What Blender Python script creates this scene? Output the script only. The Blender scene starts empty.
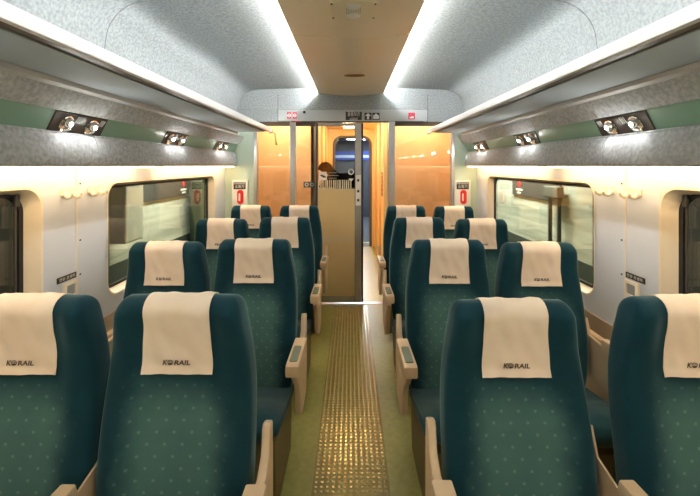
import bpy, bmesh, math, random
from mathutils import Vector, Matrix
random.seed(7)
S = bpy.context.scene
COL = S.collection
PI = math.pi

# ------------------------------------------------------------------ camera
F, CH, VX, VY = 380.0, 1.54, 351.0, 166.0
cam_d = bpy.data.cameras.new('camera')
cam = bpy.data.objects.new('camera', cam_d); COL.objects.link(cam)
cam.location = (0, 0, CH); cam.rotation_euler = (PI/2, 0, 0)
cam_d.sensor_fit = 'HORIZONTAL'; cam_d.sensor_width = 36.0
cam_d.lens = F/700*36
cam_d.shift_x = (350-VX)/700; cam_d.shift_y = (VY-248)/700*1.0
cam_d.clip_start = 0.02
S.camera = cam
S.view_settings.view_transform = 'Standard'; S.view_settings.look = 'None'
S.view_settings.gamma = 1; S.view_settings.use_curve_mapping = False
S.view_settings.exposure = 2.05
S.cycles.max_bounces = 10; S.cycles.transparent_max_bounces = 24
S.cycles.sample_clamp_indirect = 6
S.cycles.caustics_reflective = False; S.cycles.caustics_refractive = False

def srgb(r, g, b):
    f = lambda c: (c/255/12.92) if c/255 <= .04045 else ((c/255+.055)/1.055)**2.4
    return (f(r), f(g), f(b), 1)

# --------------------------------------------------------------- materials
class N:
    def __init__(s, name):
        s.m = bpy.data.materials.new(name); s.m.use_nodes = True
        s.t = s.m.node_tree; s.t.nodes.clear()
        s.out = s.t.nodes.new('ShaderNodeOutputMaterial')
    def n(s, typ, **kw):
        o = s.t.nodes.new(typ)
        for k, v in kw.items():
            if k.startswith('i_'):
                key = k[2:]
                o.inputs[int(key) if key.isdigit() else key.replace('_', ' ')].default_value = v
            else: setattr(o, k, v)
        return o
    def l(s, a, b): s.t.links.new(a, b)
    def math(s, op, a, b=None, c=None):
        o = s.t.nodes.new('ShaderNodeMath'); o.operation = op
        for i, v in enumerate((a, b, c)):
            if v is None: continue
            if isinstance(v, (int, float)): o.inputs[i].default_value = v
            else: s.l(v, o.inputs[i])
        return o.outputs[0]
    def mixc(s, fac, a, b):
        o = s.t.nodes.new('ShaderNodeMix'); o.data_type = 'RGBA'
        for i, v in ((0, fac), (6, a), (7, b)):
            if isinstance(v, (int, float, tuple)): o.inputs[i].default_value = v
            else: s.l(v, o.inputs[i])
        return o.outputs[2]

def mat(name, col, rough=.5, metal=0., noise=None, bump=0., sheen=0., coat=0., spec=.5, scale=(1, 1, 1)):
    """noise = (scale, second colour, detail)"""
    k = N(name)
    p = k.n('ShaderNodeBsdfPrincipled', i_Roughness=rough, i_Metallic=metal)
    p.inputs['Base Color'].default_value = col
    p.inputs['Specular IOR Level'].default_value = spec
    p.inputs['Sheen Weight'].default_value = sheen
    p.inputs['Coat Weight'].default_value = coat
    sc = noise[0] if noise else 60
    tc = k.n('ShaderNodeTexCoord'); mp = k.n('ShaderNodeMapping'); mp.inputs['Scale'].default_value = scale
    k.l(tc.outputs['Object'], mp.inputs[0])
    nz = k.n('ShaderNodeTexNoise', i_Scale=sc, i_Detail=(noise[2] if noise else 3.))
    k.l(mp.outputs[0], nz.inputs['Vector'])
    if noise:
        r = k.n('ShaderNodeMapRange', i_1=.35, i_2=.65); k.l(nz.outputs[0], r.inputs[0])
        k.l(k.mixc(r.outputs[0], col, noise[1]), p.inputs['Base Color'])
    if bump:
        b = k.n('ShaderNodeBump', i_Strength=bump, i_Distance=.002)
        k.l(nz.outputs[0], b.inputs['Height']); k.l(b.outputs[0], p.inputs['Normal'])
    k.l(p.outputs[0], k.out.inputs[0])
    return k.m

def emit(name, col, strength):
    k = N(name); e = k.n('ShaderNodeEmission', i_Color=col, i_Strength=strength)
    k.l(e.outputs[0], k.out.inputs[0]); return k.m

def glass(name, tint=(1, 1, 1, 1), ior=1.5, rough=0.0):
    k = N(name)
    g = k.n('ShaderNodeNewGeometry'); fr = k.n('ShaderNodeFresnel')
    k.l(k.math('MULTIPLY_ADD', g.outputs['Backfacing'], 1/ior-ior, ior), fr.inputs['IOR'])
    t = k.n('ShaderNodeBsdfTransparent'); t.inputs[0].default_value = tint
    gl = k.n('ShaderNodeBsdfGlossy', i_Roughness=rough)
    mx = k.n('ShaderNodeMixShader'); k.l(fr.outputs[0], mx.inputs[0])
    k.l(t.outputs[0], mx.inputs[1]); k.l(gl.outputs[0], mx.inputs[2]); k.l(mx.outputs[0], k.out.inputs[0])
    return k.m

def seat_fabric(name):
    """dark teal velour on the bolsters, a paler green panel woven with small dots in the middle of the backrest, its paleness partly lighting put into the colour"""
    k = N(name)
    p = k.n('ShaderNodeBsdfPrincipled', i_Roughness=.85)
    p.inputs['Specular IOR Level'].default_value = .2
    p.inputs['Sheen Weight'].default_value = .55; p.inputs['Sheen Roughness'].default_value = .35
    p.inputs['Sheen Tint'].default_value = (.55, .8, .8, 1)
    tc = k.n('ShaderNodeTexCoord'); sx = k.n('ShaderNodeSeparateXYZ'); k.l(tc.outputs['Object'], sx.inputs[0])
    x, z = sx.outputs[0], sx.outputs[2]
    nz = k.n('ShaderNodeTexNoise', i_Scale=14., i_Detail=4.); k.l(tc.outputs['Object'], nz.inputs['Vector'])
    wob = k.math('MULTIPLY_ADD', nz.outputs[0], .06, -.03)
    ax = k.math('ADD', k.math('ABSOLUTE', x), wob)
    mr = k.n('ShaderNodeMapRange', interpolation_type='SMOOTHSTEP', i_1=.085, i_2=.195, i_3=1., i_4=0.); k.l(ax, mr.inputs[0])
    mz = k.n('ShaderNodeMapRange', interpolation_type='SMOOTHSTEP', i_1=.36, i_2=.52, i_3=1., i_4=0.); k.l(k.math('ADD', z, wob), mz.inputs[0])
    cen = k.math('MULTIPLY', mr.outputs[0], mz.outputs[0])
    def cell(off):
        fx = k.math('SUBTRACT', k.math('FRACT', k.math('ADD', k.math('DIVIDE', x, .054), off+20)), .5)
        fz = k.math('SUBTRACT', k.math('FRACT', k.math('ADD', k.math('DIVIDE', z, .066), off+20)), .5)
        return k.math('SQRT', k.math('ADD', k.math('MULTIPLY', fx, fx), k.math('MULTIPLY', k.math('MULTIPLY', fz, fz), 1.9)))
    d = k.math('MINIMUM', cell(0.), cell(.5))
    dm = k.n('ShaderNodeMapRange', i_1=.06, i_2=.12, i_3=1., i_4=0.); k.l(d, dm.inputs[0])
    dots = k.math('MULTIPLY', k.math('MULTIPLY', dm.outputs[0], cen), .8)
    nb = k.n('ShaderNodeTexNoise', i_Scale=9., i_Detail=5.); k.l(tc.outputs['Object'], nb.inputs['Vector'])
    dark = k.mixc(nb.outputs[0], WING_A, WING_B)
    pale = k.mixc(nb.outputs[0], MID_A, MID_B)
    c = k.mixc(cen, dark, pale)
    c = k.mixc(dots, c, DOT)
    k.l(c, p.inputs['Base Color'])
    n2 = k.n('ShaderNodeTexNoise', i_Scale=700., i_Detail=1.); k.l(tc.outputs['Object'], n2.inputs['Vector'])
    b = k.n('ShaderNodeBump', i_Strength=.25, i_Distance=.001); k.l(n2.outputs[0], b.inputs['Height']); k.l(b.outputs[0], p.inputs['Normal'])
    k.l(p.outputs[0], k.out.inputs[0]); return k.m

WING_A, WING_B = srgb(9, 46, 58), srgb(16, 62, 74)
MID_A, MID_B = srgb(62, 100, 100), srgb(80, 116, 110)  # paler middle, partly lighting and nap put into the colour
DOT = srgb(104, 138, 126)

M = {}
M['felt'] = mat('grey_felt', srgb(176, 179, 177), .95, noise=(70, srgb(146, 150, 149), 6.), bump=.3, spec=.1)
M['felt_dark'] = mat('grey_felt_pelmet', srgb(200, 204, 206), .95, noise=(55, srgb(168, 173, 176), 6.), bump=.3, spec=.1)
M['seam'] = mat('seam_shadow_gap', srgb(60, 62, 64), .9)
M['panel'] = mat('ceiling_laminate', srgb(240, 228, 198), .3, spec=.5)
M['panel_seam'] = mat('ceiling_seam', srgb(70, 54, 30), .6)
M['white'] = mat('white_painted_wall', srgb(216, 220, 226), .45)
M['cream'] = mat('cream_plastic', srgb(238, 226, 204), .4)
M['lip'] = mat('white_rack_lip', srgb(228, 228, 226), .4)
M['bronze'] = mat('bronze_groove', srgb(88, 70, 48), .5)
M['rack'] = mat('rack_grey_panel', srgb(164, 174, 178), .75, spec=.2)
M['alum'] = mat('brushed_aluminium', srgb(190, 190, 186), .35, .85, noise=(40, srgb(170, 170, 168), 2.), scale=(1, 1, 14))
M['alum_pale'] = mat('pale_satin_metal', srgb(186, 188, 186), .6, .0)
M['green'] = mat('sage_green_panel', srgb(136, 174, 154), .35)
M['pale_green'] = mat('pale_green_panel', srgb(196, 212, 192), .5)
M['lamp_plate'] = mat('dark_lamp_plate', srgb(78, 72, 64), .4, .3)
M['chrome'] = mat('chrome', srgb(235, 235, 235), .12, 1.)
M['brass'] = mat('brass', srgb(170, 130, 60), .35, .8)
M['black'] = mat('black_rubber', srgb(24, 24, 24), .5)
M['darkgrey'] = mat('dark_grey_plastic', srgb(60, 58, 56), .5)
M['beige'] = mat('beige_seat_plastic', srgb(206, 180, 146), .38)
M['beige_dark'] = mat('beige_wall_base', srgb(170, 146, 116), .5)
M['shroud'] = mat('olive_brown_shroud', srgb(110, 98, 66), .55)
M['pad'] = mat('grey_green_arm_pad', srgb(108, 118, 102), .6)
M['cloth'] = mat('cream_headrest_cloth', srgb(248, 232, 214), .9, noise=(9, srgb(241, 222, 201), 4.), bump=.15, sheen=.1, spec=.1)
M['ink'] = mat('printed_ink', srgb(92, 78, 62), .8)
M['velour'] = None
M['fabric'] = seat_fabric('teal_velour_with_dots')
M['cushion'] = mat('teal_cushion_velour', srgb(20, 62, 72), .85, noise=(10, srgb(34, 78, 84), 5.), sheen=.15, spec=.2)
M['floor'] = mat('olive_floor', srgb(166, 164, 92), .36, noise=(30, srgb(152, 152, 82), 4.))
M['stud_base'] = mat('studded_rubber', srgb(138, 132, 70), .34, noise=(20, srgb(122, 118, 60), 3.))
M['stud'] = mat('pale_gold_stud', srgb(226, 198, 130), .2, .6)  # pale gold and glossier than the strip around the studs
M['orange'] = mat('orange_tan_laminate', srgb(226, 182, 136), .5, noise=(3, srgb(220, 172, 126), 5.))
M['vest_cream'] = mat('vestibule_cream', srgb(236, 206, 150), .5)
M['ring'] = mat('grey_gangway_rubber', srgb(92, 88, 84), .6)
M['next_dark'] = mat('next_car_dark', srgb(64, 66, 70), .7)
M['next_pale'] = mat('next_car_pale', srgb(170, 186, 205), .6)
M['blue'] = mat('blue_shelf', srgb(40, 64, 150), .5)
M['sign_dark'] = mat('sign_brown_black', srgb(52, 46, 38), .5)
M['sign_white'] = mat('sign_white', srgb(240, 238, 230), .5)
M['sign_red'] = mat('sign_pink_red', srgb(214, 62, 84), .5)
M['red'] = mat('red_print', srgb(220, 40, 30), .4)
M['socket'] = mat('grey_socket', srgb(150, 150, 146), .5)
M['glass'] = glass('clear_partition_glass', (.97, .97, .95, 1))
M['win_glass'] = glass('window_glass', (.86, .88, .82, 1), ior=1.6)
M['door_metal'] = mat('satin_gold_metal', srgb(236, 208, 152), .3, .0)
M['door_glass'] = glass('tinted_door_glass', (.86, .84, .76, 1))
M['sticker'] = glass('smoky_sticker_film', (.34, .29, .24, 1), ior=1.1)
M['frost'] = mat('white_frosted_bar', srgb(226, 214, 180), .7)
M['st_wall'] = mat('station_wall', srgb(190, 190, 176), .8, noise=(2.5, srgb(136, 138, 124), 4.), scale=(1, .18, 3.5))
M['st_dark'] = mat('station_dark', srgb(48, 52, 42), .8)
M['st_floor'] = mat('station_floor', srgb(120, 122, 110), .5)
M['st_box'] = mat('grey_green_equipment', srgb(84, 86, 78), .7)
M['st_sign'] = mat('station_sign_grey', srgb(58, 58, 54), .6)
M['st_green'] = mat('station_column_green', srgb(34, 48, 26), .6)
M['st_pale'] = mat('station_pillar_pale', srgb(188, 190, 180), .7)
M['cove'] = emit('cool_white_tube', (.93, .97, 1, 1), 55)
M['warm'] = emit('warm_white_diffuser', (1, .71, .40, 1), 3.8)
M['vlamp'] = emit('warm_vestibule_lamp', (1, .75, .49, 1), 11.5)
M['nlamp'] = emit('cool_next_car_lamp', (.75, .86, 1, 1), 10)
M['bulb'] = emit('reading_bulb', (1, .97, .92, 1), 230)

# ------------------------------------------------------------ mesh helpers
class MB:
    def __init__(s): s.b = bmesh.new(); s.mats = []
    def mi(s, m):
        if m not in s.mats: s.mats.append(m)
        return s.mats.index(m)
    def box(s, x0, x1, y0, y1, z0, z1, m, bev=0., seg=2):
        vs = [s.b.verts.new((x, y, z)) for x in (x0, x1) for y in (y0, y1) for z in (z0, z1)]
        q = [(0, 1, 3, 2), (4, 6, 7, 5), (0, 4, 5, 1), (2, 3, 7, 6), (0, 2, 6, 4), (1, 5, 7, 3)]
        fs = [s.b.faces.new([vs[i] for i in f]) for f in q]
        for f in fs: f.material_index = s.mi(m)
        bmesh.ops.recalc_face_normals(s.b, faces=fs)
        if bev:
            es = {e for f in fs for e in f.edges}
            bmesh.ops.bevel(s.b, geom=list(es), offset=bev, segments=seg, affect='EDGES', profile=.5)
        return vs
    def prism(s, pts, axis, a, b, m, bev=0., seg=2):
        """pts: closed 2D outline; axis 'x': pts are (y,z); 'y': pts are (x,z); 'z': (x,y)"""
        def P(p, t): return {'x': (t, p[0], p[1]), 'y': (p[0], t, p[1]), 'z': (p[0], p[1], t)}[axis]
        A = [s.b.verts.new(P(p, a)) for p in pts]; B = [s.b.verts.new(P(p, b)) for p in pts]
        n = len(pts); fs = []
        for i in range(n):
            j = (i+1) % n; fs.append(s.b.faces.new([A[i], A[j], B[j], B[i]]))
        caps = [s.b.faces.new(A[::-1]), s.b.faces.new(B)]
        for f in fs+caps: f.material_index = s.mi(m)
        bmesh.ops.recalc_face_normals(s.b, faces=fs+caps)
        if bev:
            es = {e for f in caps for e in f.edges}
            bmesh.ops.bevel(s.b, geom=list(es), offset=bev, segments=seg, affect='EDGES', profile=.5)
    def ring(s, outer, inner, axis, a, b, m):
        """extruded frame between two outlines of equal point count"""
        def P(p, t): return {'x': (t, p[0], p[1]), 'y': (p[0], t, p[1]), 'z': (p[0], p[1], t)}[axis]
        L = [[s.b.verts.new(P(p, t)) for p in o] for o, t in ((outer, a), (outer, b), (inner, b), (inner, a))]
        n = len(outer); fs = []
        for k in range(4):
            U, W = L[k], L[(k+1) % 4]
            for i in range(n):
                j = (i+1) % n; fs.append(s.b.faces.new([U[i], U[j], W[j], W[i]]))
        for f in fs: f.material_index = s.mi(m)
        bmesh.ops.recalc_face_normals(s.b, faces=fs)
    def tube(s, pts, r, m, n=8):
        pts = [Vector(p) for p in pts]; rings = []
        for i, p in enumerate(pts):
            d = (pts[min(i+1, len(pts)-1)]-pts[max(i-1, 0)]).normalized()
            up = Vector((0, 0, 1)) if abs(d.z) < .9 else Vector((1, 0, 0))
            a = d.cross(up).normalized(); b = d.cross(a)
            rr = r[i] if isinstance(r, (list, tuple)) else r
            rings.append([s.b.verts.new(p+a*rr*math.cos(t*2*PI/n)+b*rr*math.sin(t*2*PI/n)) for t in range(n)])
        fs = []
        for U, W in zip(rings, rings[1:]):
            for i in range(n): j = (i+1) % n; fs.append(s.b.faces.new([U[i], U[j], W[j], W[i]]))
        fs += [s.b.faces.new(rings[0][::-1]), s.b.faces.new(rings[-1])]
        for f in fs: f.material_index = s.mi(m)
        bmesh.ops.recalc_face_normals(s.b, faces=fs)
    def lathe(s, prof, origin, ax, m, n=20):
        """prof: (radius, height) along direction ax"""
        o = Vector(origin); d = Vector(ax).normalized()
        a = d.orthogonal().normalized(); b = d.cross(a); rings = []
        for r, h in prof:
            rings.append([s.b.verts.new(o+d*h+(a*math.cos(2*PI*t/n)+b*math.sin(2*PI*t/n))*max(r, 1e-5)) for t in range(n)])
        fs = []
        for U, W in zip(rings, rings[1:]):
            for i in range(n): j = (i+1) % n; fs.append(s.b.faces.new([U[i], U[j], W[j], W[i]]))
        for f in fs: f.material_index = s.mi(m)
        bmesh.ops.recalc_face_normals(s.b, faces=fs)
    def sheet(s, rows, m, flip=False):
        V = [[s.b.verts.new(p) for p in r] for r in rows]; fs = []
        for U, W in zip(V, V[1:]):
            for i in range(len(U)-1):
                q = [U[i], U[i+1], W[i+1], W[i]]
                fs.append(s.b.faces.new(q[::-1] if flip else q))
        for f in fs: f.material_index = s.mi(m)
        return V
    def shift(s, fn):
        for v in s.b.verts: v.co = Vector(fn(v.co))
    def build(s, name, parent=None, smooth=False, angle=35):
        me = bpy.data.meshes.new(name)
        if smooth:
            for f in s.b.faces: f.smooth = True
            for e in s.b.edges:
                if len(e.link_faces) == 2 and e.calc_face_angle(0) > math.radians(angle): e.smooth = False
        s.b.to_mesh(me); s.b.free()
        for m in s.mats: me.materials.append(m)
        o = bpy.data.objects.new(name, me); COL.objects.link(o)
        if parent: o.parent = parent
        return o

def thing(name, label, cat, loc=(0, 0, 0), group=None):
    o = bpy.data.objects.new(name, None); COL.objects.link(o)
    o.location = loc; o.empty_display_size = .1
    o['label'] = label; o['category'] = cat
    if group: o['group'] = group
    return o
def tag(o, label, cat, group=None):
    o['label'] = label; o['category'] = cat
    if group: o['group'] = group
    return o
def struct(o, label=None, cat=None):
    o['kind'] = 'structure'
    if label: o['label'] = label; o['category'] = cat
    return o
def sroot(name, label=None, cat=None):
    o = bpy.data.objects.new(name, None); COL.objects.link(o); o.empty_display_size = .1
    return struct(o, label, cat)

def rrect(x0, x1, z0, z1, r, n=6):
    pts = []
    for cx, cz, a0 in ((x1-r, z0+r, -90), (x1-r, z1-r, 0), (x0+r, z1-r, 90), (x0+r, z0+r, 180)):
        for i in range(n+1):
            a = math.radians(a0+90*i/n); pts.append((cx+r*math.cos(a), cz+r*math.sin(a)))
    return pts

def text_mesh(s, size, italic=0., bold=0.):
    c = bpy.data.curves.new('lettering', 'FONT'); c.body = s; c.size = size; c.shear = italic
    c.align_x = 'CENTER'; c.align_y = 'CENTER'; c.offset = bold; c.extrude = .0002; c.resolution_u = 3
    o = bpy.data.objects.new('lettering', c); COL.objects.link(o)
    bpy.context.view_layer.update()
    dg = bpy.context.evaluated_depsgraph_get()
    me = bpy.data.meshes.new_from_object(o.evaluated_get(dg))
    bpy.data.objects.remove(o); return me

def add_text(mb, s, size, mtx, m, italic=0., bold=0., width=None):
    me = text_mesh(s, size, italic, bold)
    if len(me.vertices) == 0: return
    xs = [v.co.x for v in me.vertices]; k = 1.
    if width: k = width/(max(xs)-min(xs))
    i = mb.mi(m); vs = [mb.b.verts.new(mtx @ Vector((v.co.x*k, v.co.y, v.co.z))) for v in me.vertices]
    for p in me.polygons:
        try: f = mb.b.faces.new([vs[j] for j in p.vertices]); f.material_index = i
        except ValueError: pass
FACE = lambda x, y, z: Matrix.Translation((x, y, z)) @ Matrix.Rotation(PI/2, 4, 'X')   # reads towards -Y
YB, YE = -4.6, 4.20            # the carriage's two ends

# ==================================================================== shell
WX = 1.39
# floor with the studded aisle strip
mb = MB(); mb.box(-WX-.1, WX+.1, YB, YE+.06, -.06, 0, M['floor'])
floor = struct(mb.build('floor'))
mb = MB(); mb.box(-.185, .185, YB, YE-.02, .0, .004, M['stud_base'])
nc = 13
for r in range(150):
    y = .30+r*.0272
    if y > YE-.05: break
    for c in range(nc):
        x = -.168+c*.336/(nc-1)
        base = [mb.b.verts.new((x+.0085*math.cos(a*PI/3), y+.0085*math.sin(a*PI/3), .004)) for a in range(6)]
        top = [mb.b.verts.new((x+.0055*math.cos(a*PI/3), y+.0055*math.sin(a*PI/3), .0075)) for a in range(6)]
        k = mb.mi(M['stud'])
        for i in range(6):
            f = mb.b.faces.new([base[i], base[(i+1) % 6], top[(i+1) % 6], top[i]]); f.material_index = k
        f = mb.b.faces.new(top); f.material_index = k
o = mb.build('studded_strip', floor); o['label'] = 'brown strip of round pale gold studs down the aisle'

# side walls with window openings, mirrored
WIN = ((.02, 1.70, 'near'), (2.17, 3.86, 'far'))
WZ0, WZ1, WR = .79, 1.44, .085
def wall(sign, name):
    root = sroot(name)
    def X(x): return sign*x
    mb = MB()
    mb.box(min(X(WX), X(WX+.06)), max(X(WX), X(WX+.06)), YB, YE, .69, WZ0, M['white'])
    mb.box(min(X(WX), X(WX+.06)), max(X(WX), X(WX+.06)), YB, YE, WZ1, 1.75, M['white'])
    for a, b in ((YB, WIN[0][0]), (WIN[0][1], WIN[1][0]), (WIN[1][1], YE)):
        mb.box(min(X(WX), X(WX+.06)), max(X(WX), X(WX+.06)), a, b, WZ0, WZ1, M['white'])
    for y0, y1, _ in WIN:
        for cy, cz, dy, dz in ((y0, WZ0, 1, 1), (y1, WZ0, -1, 1), (y1, WZ1, -1, -1), (y0, WZ1, 1, -1)):
            arc = [(cy+dy*(WR-WR*math.cos(t*PI/16)), cz+dz*(WR-WR*math.sin(t*PI/16))) for t in range(9)]
            mb.prism([(cy-dy*.002, cz-dz*.002)]+arc, 'x', X(WX), X(WX+.05), M['white'])
    mb.build('upper_wall', root)
    mb = MB(); mb.box(min(X(WX-.004), X(WX+.06)), max(X(WX-.004), X(WX+.06)), YB, YE, 0, .69, M['beige_dark'], .003)
    mb.build('lower_wall', root)
    mb = MB(); mb.prism([(X(WX-.004), 0), (X(WX-.030), 0), (X(WX-.030), .56), (X(WX-.022), .585), (X(WX-.004), .595)], 'y', YB, YE-.01, M['beige'], 0)
    mb.build('heater_ledge', root)
    # seam strip down the middle of the pillar, with its screws
    mb = MB(); mb.box(min(X(WX-.003), X(WX)), max(X(WX-.003), X(WX)), 1.918, 1.926, .70, 1.53, M['cream'], .001)
    mb.build('joint_strip', root)
    mb = MB()
    for y, z in ((1.95, 1.16), (1.95, .985), (1.95, 1.45)):
        mb.lathe([(0, .003), (.004, .003), (.005, .0)], (X(WX), y, z), (-sign, 0, 0), M['darkgrey'], 10)
    mb.build('screw', root)
    return root
wall_left = wall(-1, 'wall_left'); wall_right = wall(1, 'wall_right')

wn = 0
for sign in (-1, 1):
    for y0, y1, which in WIN:
        wn += 1
        root = sroot('window_%d' % wn)
        # cream reveal, bevelled back to the glass
        o0 = rrect(y0-.012, y1+.012, WZ0-.012, WZ1+.012, WR+.012, 8)
        o1 = rrect(y0, y1, WZ0, WZ1, WR, 8)
        o2 = rrect(y0+.030, y1-.032, WZ0+.022, WZ1-.02, WR, 8)
        mb = MB()
        xs = [sign*(WX-.004), sign*(WX-.004), sign*(WX+.055), sign*(WX+.075), sign*(WX+.075)]
        prof = [o0, o1, o2, o2, rrect(y0-.02, y1+.02, WZ0-.02, WZ1+.02, .02, 8)]
        V = [[mb.b.verts.new((x, p, q)) for p, q in pr] for x, pr in zip(xs, prof)]
        fs = []
        n = len(o0)
        for U, W in zip(V, V[1:]):
            for i in range(n): j = (i+1) % n; fs.append(mb.b.faces.new([U[i], U[j], W[j], W[i]]))
        for f in fs: f.material_index = mb.mi(M['cream'])
        bmesh.ops.recalc_face_normals(mb.b, faces=fs)
        mb.build('window_surround', root, True, 40)
        mb = MB(); g0 = rrect(y0+.028, y1-.030, WZ0+.02, WZ1-.018, WR, 8); g1 = rrect(y0+.044, y1-.052, WZ0+.036, WZ1-.032, WR-.01, 8)
        mb.ring(g0, g1, 'x', sign*(WX+.050), sign*(WX+.066), M['black']); mb.build('window_gasket', root, True, 40)
        mb = MB(); mb.prism(rrect(y0+.03, y1-.032, WZ0+.022, WZ1-.02, WR, 8), 'x', sign*(WX+.058), sign*(WX+.066), M['win_glass']); mb.build('window_pane', root)
        # dark guide of the roller blind at the far end of the pane
        mb = MB(); mb.box(min(sign*(WX+.035), sign*(WX+.05)), max(sign*(WX+.035), sign*(WX+.05)), y1-.085, y1-.062, WZ1-.075, WZ1-.022, M['darkgrey'], .003)
        mb.box(min(sign*(WX+.044), sign*(WX+.05)), max(sign*(WX+.044), sign*(WX+.05)), y1-.08, y1-.068, WZ0+.04, WZ1-.07, M['darkgrey'], .001)
        mb.build('blind_guide', root)

# side ceilings of grey felt
def ceil_prof():
    p = [(.20, 2.412), (.45, 2.405), (.75, 2.394), (1.02, 2.384)]
    for i in range(1, 9):
        a = math.radians(90-i*80/8); p.append((1.03+.21*math.cos(a)*1.05, 2.174+.21*math.sin(a)))
    p += [(1.262, 2.10), (1.272, 2.0), (1.275, 1.89)]
    return p
ceiling = sroot('ceiling')
CP = ceil_prof()
for sign in (-1, 1):
    for ya, yb in ((YB, 1.936), (1.941, YE)):
        mb = MB()
        inn = [(sign*x, z) for x, z in CP]; outl = [(sign*(x+.02), z+.02) for x, z in CP]
        mb.prism(inn+outl[::-1], 'y', ya, yb, M['felt']); mb.build('felt_side_panel', ceiling, True, 30)
    mb = MB(); a = [(sign*x*1.0, z+.004) for x, z in CP]; b = [(sign*(x+.016), z+.016) for x, z in CP]
    mb.prism(a+b[::-1], 'y', 1.93, 1.947, M['seam']); mb.build('panel_joint', ceiling)
mb = MB(); mb.box(-.22, .22, YB, YE, 2.414, 2.43, M['felt']); mb.build('roof_strip', ceiling)

# the hanging centre panel, slightly bowed downwards
def bow(x): return 2.318+.026*(x/.36)**2
def centre_panel(ya, yb, nm='centre_panel'):
    mb = MB(); xs = [-.36+.72*i/24 for i in range(25)]
    pts = [(x, bow(x)) for x in xs]+[(.36, 2.350), (-.36, 2.350)]
    mb.prism(pts, 'y', ya, yb, M['panel']); return mb.build(nm, cpanel, True, 30)
cpanel = sroot('trim_1', 'beige panel hanging down the middle of the ceiling', 'ceiling panel')
centre_panel(YB, 2.305); centre_panel(2.311, YE-.005)
mb = MB(); xs = [-.345+.69*i/24 for i in range(25)]
mb.prism([(x, bow(x)+.004) for x in xs]+[(.345, 2.349), (-.345, 2.349)], 'y', 2.30, 2.316, M['panel_seam']); mb.build('panel_seam', cpanel)
for sgn, w in ((-1, 'left'), (1, 'right')):
    mb = MB(); mb.tube([(sgn*.337, YB+.05, 2.373), (sgn*.337, YE-.03, 2.373)], .0065, M['cove'], 8)
    lt = mb.build('cove_light_tube', None, True)
    tag(lt, 'cool white light tube hidden along the %s edge of the beige ceiling panel' % w, 'light', 'cove light tubes')

# ceiling fittings
v = thing('ceiling_vent', 'small oval slatted vent near the far end of the beige ceiling panel', 'vent', (.03, 3.26, bow(.03)))
mb = MB(); el = [(.088*math.cos(a*PI/16), .038*math.sin(a*PI/16)) for a in range(32)]; ei = [(x*.86, y*.78) for x, y in el]
mb.ring(el, ei, 'z', -.006, .004, M['brass']); mb.build('vent_rim', v, True, 40)
mb = MB(); mb.prism(ei, 'z', -.001, .003, M['black'])
mb.build('vent_backing', v)
mb = MB()
for i in range(9):
    x = -.064+i*.016; mb.box(x-.002, x+.002, -.026, .026, -.005, -.001, M['brass'])
mb.build('slat', v)
v = thing('ceiling_speaker', 'pale grille plate with two round lamps at the near end of the ceiling panel', 'speaker', (.012, 1.905, 2.319))
mb = MB(); mb.box(-.115, .115, -.10, .115, -.003, .004, M['panel'], .002)
mb.build('cover_plate', v)
mb = MB()
for i in range(9): mb.box(-.034+i*.0085-.0018, -.034+i*.0085+.0018, -.045, .035, -.0045, -.003, M['alum_pale'])
mb.build('grille', v)
for yy in (-.06, .055):
    mb = MB(); mb.lathe([(0, .012), (.020, .011), (.031, .005), (.034, 0)], (0, yy, -.003), (0, 0, -1), M['sign_white'], 20); mb.build('lens', v, True, 60)
for sx in (-1, 1):
    for yy in (-.085, .085):
        mb = MB(); mb.lathe([(0, .003), (.005, .003), (.006, 0)], (sx*.105, yy, -.003), (0, 0, -1), M['bronze'], 10); mb.build('screw', v)
mb = MB(); mb.lathe([(0, .006), (.004, .005), (.006, 0)], (-.245, 2.06, bow(.245)), (0, 0, -1), M['sign_white'], 12)
tag(mb.build('sensor', None, True), 'tiny white sensor dot on the left of the ceiling panel', 'sensor')

# luggage racks, pelmets, reading lights
def rack(sign, yend, side):
    lab = 'long grey luggage rack with white front lip above the %s seats' % side
    t = thing('luggage_rack', lab, 'luggage rack', (0, 0, 0), 'luggage racks')
    X = lambda x: sign*x
    mb = MB(); mb.prism([(X(.800), 1.880), (X(.812), 1.876), (X(.830), 1.884), (X(.830), 1.918), (X(.814), 1.926), (X(.800), 1.920)], 'y', YB, yend, M['lip'])
    mb.build('front_lip', t, True, 25)
    mb = MB(); mb.box(min(X(.828), X(.885)), max(X(.828), X(.885)), YB, yend-.01, 1.892, 1.905, M['bronze']); mb.build('groove', t)
    mb = MB(); mb.box(min(X(.885), X(1.15)), max(X(.885), X(1.15)), YB, yend-.01, 1.886, 1.906, M['rack'], .003)
    mb.box(min(X(1.14), X(1.27)), max(X(1.14), X(1.27)), YB, yend-.01, 1.888, 1.908, M['rack'])
    mb.build('shelf', t)
    mb = MB(); mb.prism([(X(1.15), 1.886), (X(1.152), 1.868), (X(1.18), 1.860), (X(1.188), 1.886)], 'y', YB, yend, M['alum_pale']); mb.build('rear_strip', t)
    mb = MB(); mb.box(min(X(.80), X(.835)), max(X(.80), X(.835)), yend, yend+.012, 1.872, 1.926, M['bronze'], .003); mb.build('end_cap', t)
    if sign < 0:
        mb = MB(); mb.tube([(X(.795), yend-.01, 1.885), (X(.775), yend-.01, 1.87), (X(.77), yend-.01, 1.83), (X(.762), yend-.01, 1.775), (X(.758), yend-.015, 1.76)], [.006, .008, .006, .010, .013], M['brass'], 8)
        mb.build('hook', t, True)
    return t
rack(-1, 3.88, 'left'); rack(1, 3.98, 'right')

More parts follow.
